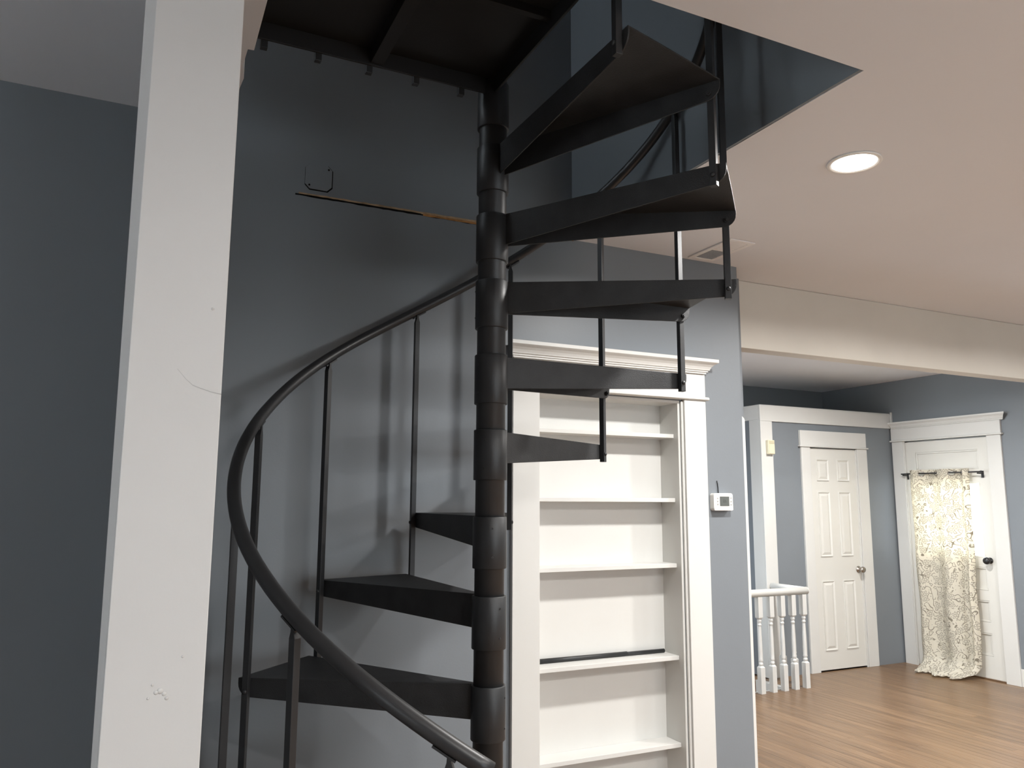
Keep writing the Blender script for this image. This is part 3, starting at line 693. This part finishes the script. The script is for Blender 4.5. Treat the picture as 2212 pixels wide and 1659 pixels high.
t6 = struct('trim_6', bx(XR-0.020, XR-0.0005, y1+0.006, 5.352, 0, EYE+0.582), 'white_paint', 'white casing and cornice around the curtained door', 0.002)
obj('side_casing', bx(XR-0.020, XR-0.0005, 4.277, y0-0.001, 0, EYE+0.582), 'white_paint', t6, 0.002)
obj('head_board', bx(XR-0.022, XR-0.0005, 4.272, 5.356, EYE+0.598, EYE+0.708), 'white_paint', t6, 0.002)
obj('head_bead', bx(XR-0.036, XR-0.0005, 4.258, 5.366, EYE+0.5825, EYE+0.5975), 'white_paint', t6, 0.005)
obj('cornice', cornice(lambda u, v, t_: (XR-0.0005+u, t_, EYE+0.7085+v), 4.205, 5.418-0.050, 0, 0.062, 0.060), 'white_paint', t6)
obj('stop_strip', bx(XR-0.014, XR-0.0005, y1-0.004, y1+0.0055, 0, EYE+0.582), 'white_paint', t6)
# baseboards seen at the corner
struct('baseboard_right', bx(XR-0.014, XR-0.0005, -3.6, 4.276, 0, 0.14), 'white_paint', 'white baseboard at the right edge', 0.002)

# curtain rod and curtain
RX, RZ = XR - 0.062, EYE + 0.270
cr = thing('curtain_rod', 'thin black curtain rod across the outside door', 'curtain rod', (RX, 4.85, RZ))
obj('rod', MB().tube([(RX, 5.235, RZ), (RX, 4.85, RZ), (RX, 4.452, RZ)], 0.0065, 12), 'black_metal', cr)
obj('finial', MB().lathe([(0.0065, 0), (0.010, -0.002), (0.010, -0.012), (0.004, -0.016)], (RX, 4.452, RZ), 12, 'Y'), 'black_metal', cr)
for yb in (4.475, 5.215):
    obj('bracket', MB().box(RX-0.004, DXF-0.0005, yb-0.006, yb+0.006, RZ-0.018, RZ-0.007).box(DXF-0.005, DXF-0.0005, yb-0.011, yb+0.011, RZ-0.050, RZ+0.010), 'black_metal', cr)

cu = thing('curtain', 'cream door curtain with a grey-brown floral print pooling on the floor', 'curtain', (RX, 4.85, 0))
CR_ = [5.142, 5.020, 4.872, 4.722, 4.622, 4.556]      # fold crossings
HOLES = [(5.020, RZ-0.004), (4.872, RZ-0.004), (4.722, RZ-0.004), (4.622, RZ-0.004)]
NYc, NZc = 150, 150
def fold(y):
    # signed fold depth: negative = towards the room
    for i in range(len(CR_)-1):
        if CR_[i] >= y >= CR_[i+1]:
            u = (CR_[i]-y)/(CR_[i]-CR_[i+1]); s = math.sin(math.pi*u)
            return (-1 if i % 2 == 0 else 1)*s
    return 0
def curtain_pt(u, v):
    y = 5.142 + (4.556-5.142)*u
    L = v*1.86                                # length down the cloth
    ztop = RZ + 0.034
    amp = 0.030 + 0.012*min(1, L/1.2)
    xx = RX + 0.002 + fold(y)*amp*(0.9 if fold(y) > 0 else 1.0)
    yy = y + 0.030*(L/1.8)*(0.5-u)*(-1) + 0.006*math.sin(9*L+u*5)*min(1, L)
    zz = ztop - L
    if zz < 0.10:                             # pools on the floor
        e = 0.10 - zz; q = min(1.0, e/0.17)
        zz = 0.10*(1-math.sin(q*math.pi/2)) + 0.012 + 0.010*math.sin(11*u*math.pi+e*40)**2
        xx -= 0.24*(1-math.cos(q*math.pi/2)) + 0.015*math.sin(u*math.pi)
        yy = yy + (4.85-yy)*0.30*q*q
    else:
        zz += 0.0
    bul = max(0.0, (zz-0.1))
    return Vector((min(xx, DXF-0.012), yy, max(0.006, zz)))
def curtain_mesh():
    vs, fs, uvs = [], [], []
    for j in range(NZc+1):
        for i in range(NYc+1):
            p = curtain_pt(i/NYc, j/NZc); vs.append(tuple(p)); uvs.append((i/NYc*0.80, -j/NZc*1.86))
    for j in range(NZc):
        for i in range(NYc):
            a = j*(NYc+1)+i; c = (Vector(vs[a])+Vector(vs[a+NYc+2]))/2
            if any((c.y-hy)**2 + (c.z-hz)**2 < 0.0215**2 for hy, hz in HOLES): continue
            fs.append((a, a+1, a+NYc+2, a+NYc+1))
    me = bpy.data.meshes.new('cloth'); me.from_pydata(vs, [], fs); me.update()
    ul = me.uv_layers.new(name='UVMap')
    for lp in me.loops: ul.data[lp.index].uv = uvs[lp.vertex_index]
    for p in me.polygons: p.use_smooth = True
    me.materials.append(MATS['floral_cloth'])
    return me
cl = link('cloth', curtain_mesh(), cu); cl.matrix_parent_inverse = parent_inv(cu)
so = cl.modifiers.new('solid', 'SOLIDIFY'); so.thickness = 0.0012
# doubled heading band at the top
def heading():
    vs, fs, uvs = [], [], []; nz = 22
    for j in range(nz+1):
        for i in range(NYc+1):
            p = curtain_pt(i/NYc, j/nz*0.085/1.86); vs.append((p.x+0.0028, p.y, p.z)); uvs.append((i/NYc*0.80+0.37, -j/nz*0.085+0.3))
    for j in range(nz):
        for i in range(NYc):
            a = j*(NYc+1)+i; c = (Vector(vs[a])+Vector(vs[a+NYc+2]))/2
            if any((c.y-hy)**2 + (c.z-hz)**2 < 0.0215**2 for hy, hz in HOLES): continue
            fs.append((a, a+1, a+NYc+2, a+NYc+1))
    me = bpy.data.meshes.new('heading_band'); me.from_pydata(vs, [], fs); me.update()
    ul = me.uv_layers.new(name='UVMap')
    for lp in me.loops: ul.data[lp.index].uv = uvs[lp.vertex_index]
    for p in me.polygons: p.use_smooth = True
    me.materials.append(MATS['floral_cloth']); return me
hb = link('heading_band', heading(), cu); hb.matrix_parent_inverse = parent_inv(cu)
for hy, hz in HOLES:
    ring = []
    for i in range(25):
        w = 2*math.pi*i/24; yy, zz = hy+0.0225*math.cos(w), hz+0.0225*math.sin(w)
        f0 = fold(yy)*0.030; ring.append((RX+0.002+f0-0.001, yy, zz))
    obj('grommet', MB().tube(ring, 0.0042, 8), 'nickel', cu)

# ------------------------------------------------------------------ white guard railing at the stairwell
gr = thing('guard_railing', 'white wooden guard railing with turned balusters at the stairwell', 'railing', (4.75, 4.98, 0))
RY = 4.985; RZH = EYE - 0.745
def spindle():
    H = 0.735; s = 0.0215
    mb = MB()
    def sq(z0, z1, chb, cht):
        ch = 0.012
        lv = []
        if chb: lv += [(s-ch, z0), (s, z0+ch*1.3)]
        else: lv += [(s, z0)]
        if cht: lv += [(s, z1-ch*1.3), (s-ch, z1)]
        else: lv += [(s, z1)]
        vs = [(sx*w, sy*w, z) for w, z in lv for sx, sy in ((-1,-1),(1,-1),(1,1),(-1,1))]
        fs = [(3, 2, 1, 0), tuple(len(vs)-4+i for i in range(4))]
        for j in range(len(lv)-1):
            for i in range(4): fs.append((j*4+i, j*4+(i+1) % 4, j*4+4+(i+1) % 4, j*4+4+i))
        mb.add(vs, fs)
    sq(0, 0.212, False, True); sq(0.560, H, True, False)
    prof = [(0.010, 0.206), (0.016, 0.212), (0.019, 0.222), (0.016, 0.232), (0.0125, 0.236), (0.0155, 0.242), (0.0185, 0.250), (0.0165, 0.260), (0.0172, 0.300), (0.0160, 0.400), (0.0130, 0.500), (0.0125, 0.512), (0.0165, 0.516), (0.0165, 0.524), (0.0125, 0.528), (0.0130, 0.538), (0.0175, 0.547), (0.0175, 0.554), (0.010, 0.562)]
    mb.lathe(prof, (0, 0, 0), 14)
    return mb.mesh('spindle')
sp = spindle(); sp.materials.append(MATS['white_paint'])
for xs in [4.553 - 0.118*q for q in range(1, 14)] + [4.553, 4.672, 4.790, 4.905, 5.023]: link('spindle', sp, gr, (xs-4.75, RY-4.98, 0.0005))
for ys in (5.13, 5.26): link('spindle', sp, gr, (5.050-4.75, ys-4.98, 0.0005))
def rail_prof(mb, p0, p1):
    return mb.tube([p0, ((p0[0]+p1[0])/2, (p0[1]+p1[1])/2, p0[2]), p1], 0.030, 16)
obj('hand_rail', rail_prof(MB(), (2.945, RY, RZH+0.028), (5.066, RY, RZH+0.028)).lathe([(0.030, -0.001), (0.029, 0.006), (0.020, 0.016), (0.0, 0.020)], (5.066, RY, RZH+0.028), 16, 'X'), 'white_paint', gr)
obj('hand_rail', rail_prof(MB(), (5.048, RY, RZH+0.028), (5.048, 5.350, RZH+0.028)), 'white_paint', gr)
nw = obj('end_post', bx(2.885, 2.945, RY-0.026, RY+0.026, 0.0005, RZH+0.05), 'white_paint', gr, 0.003)
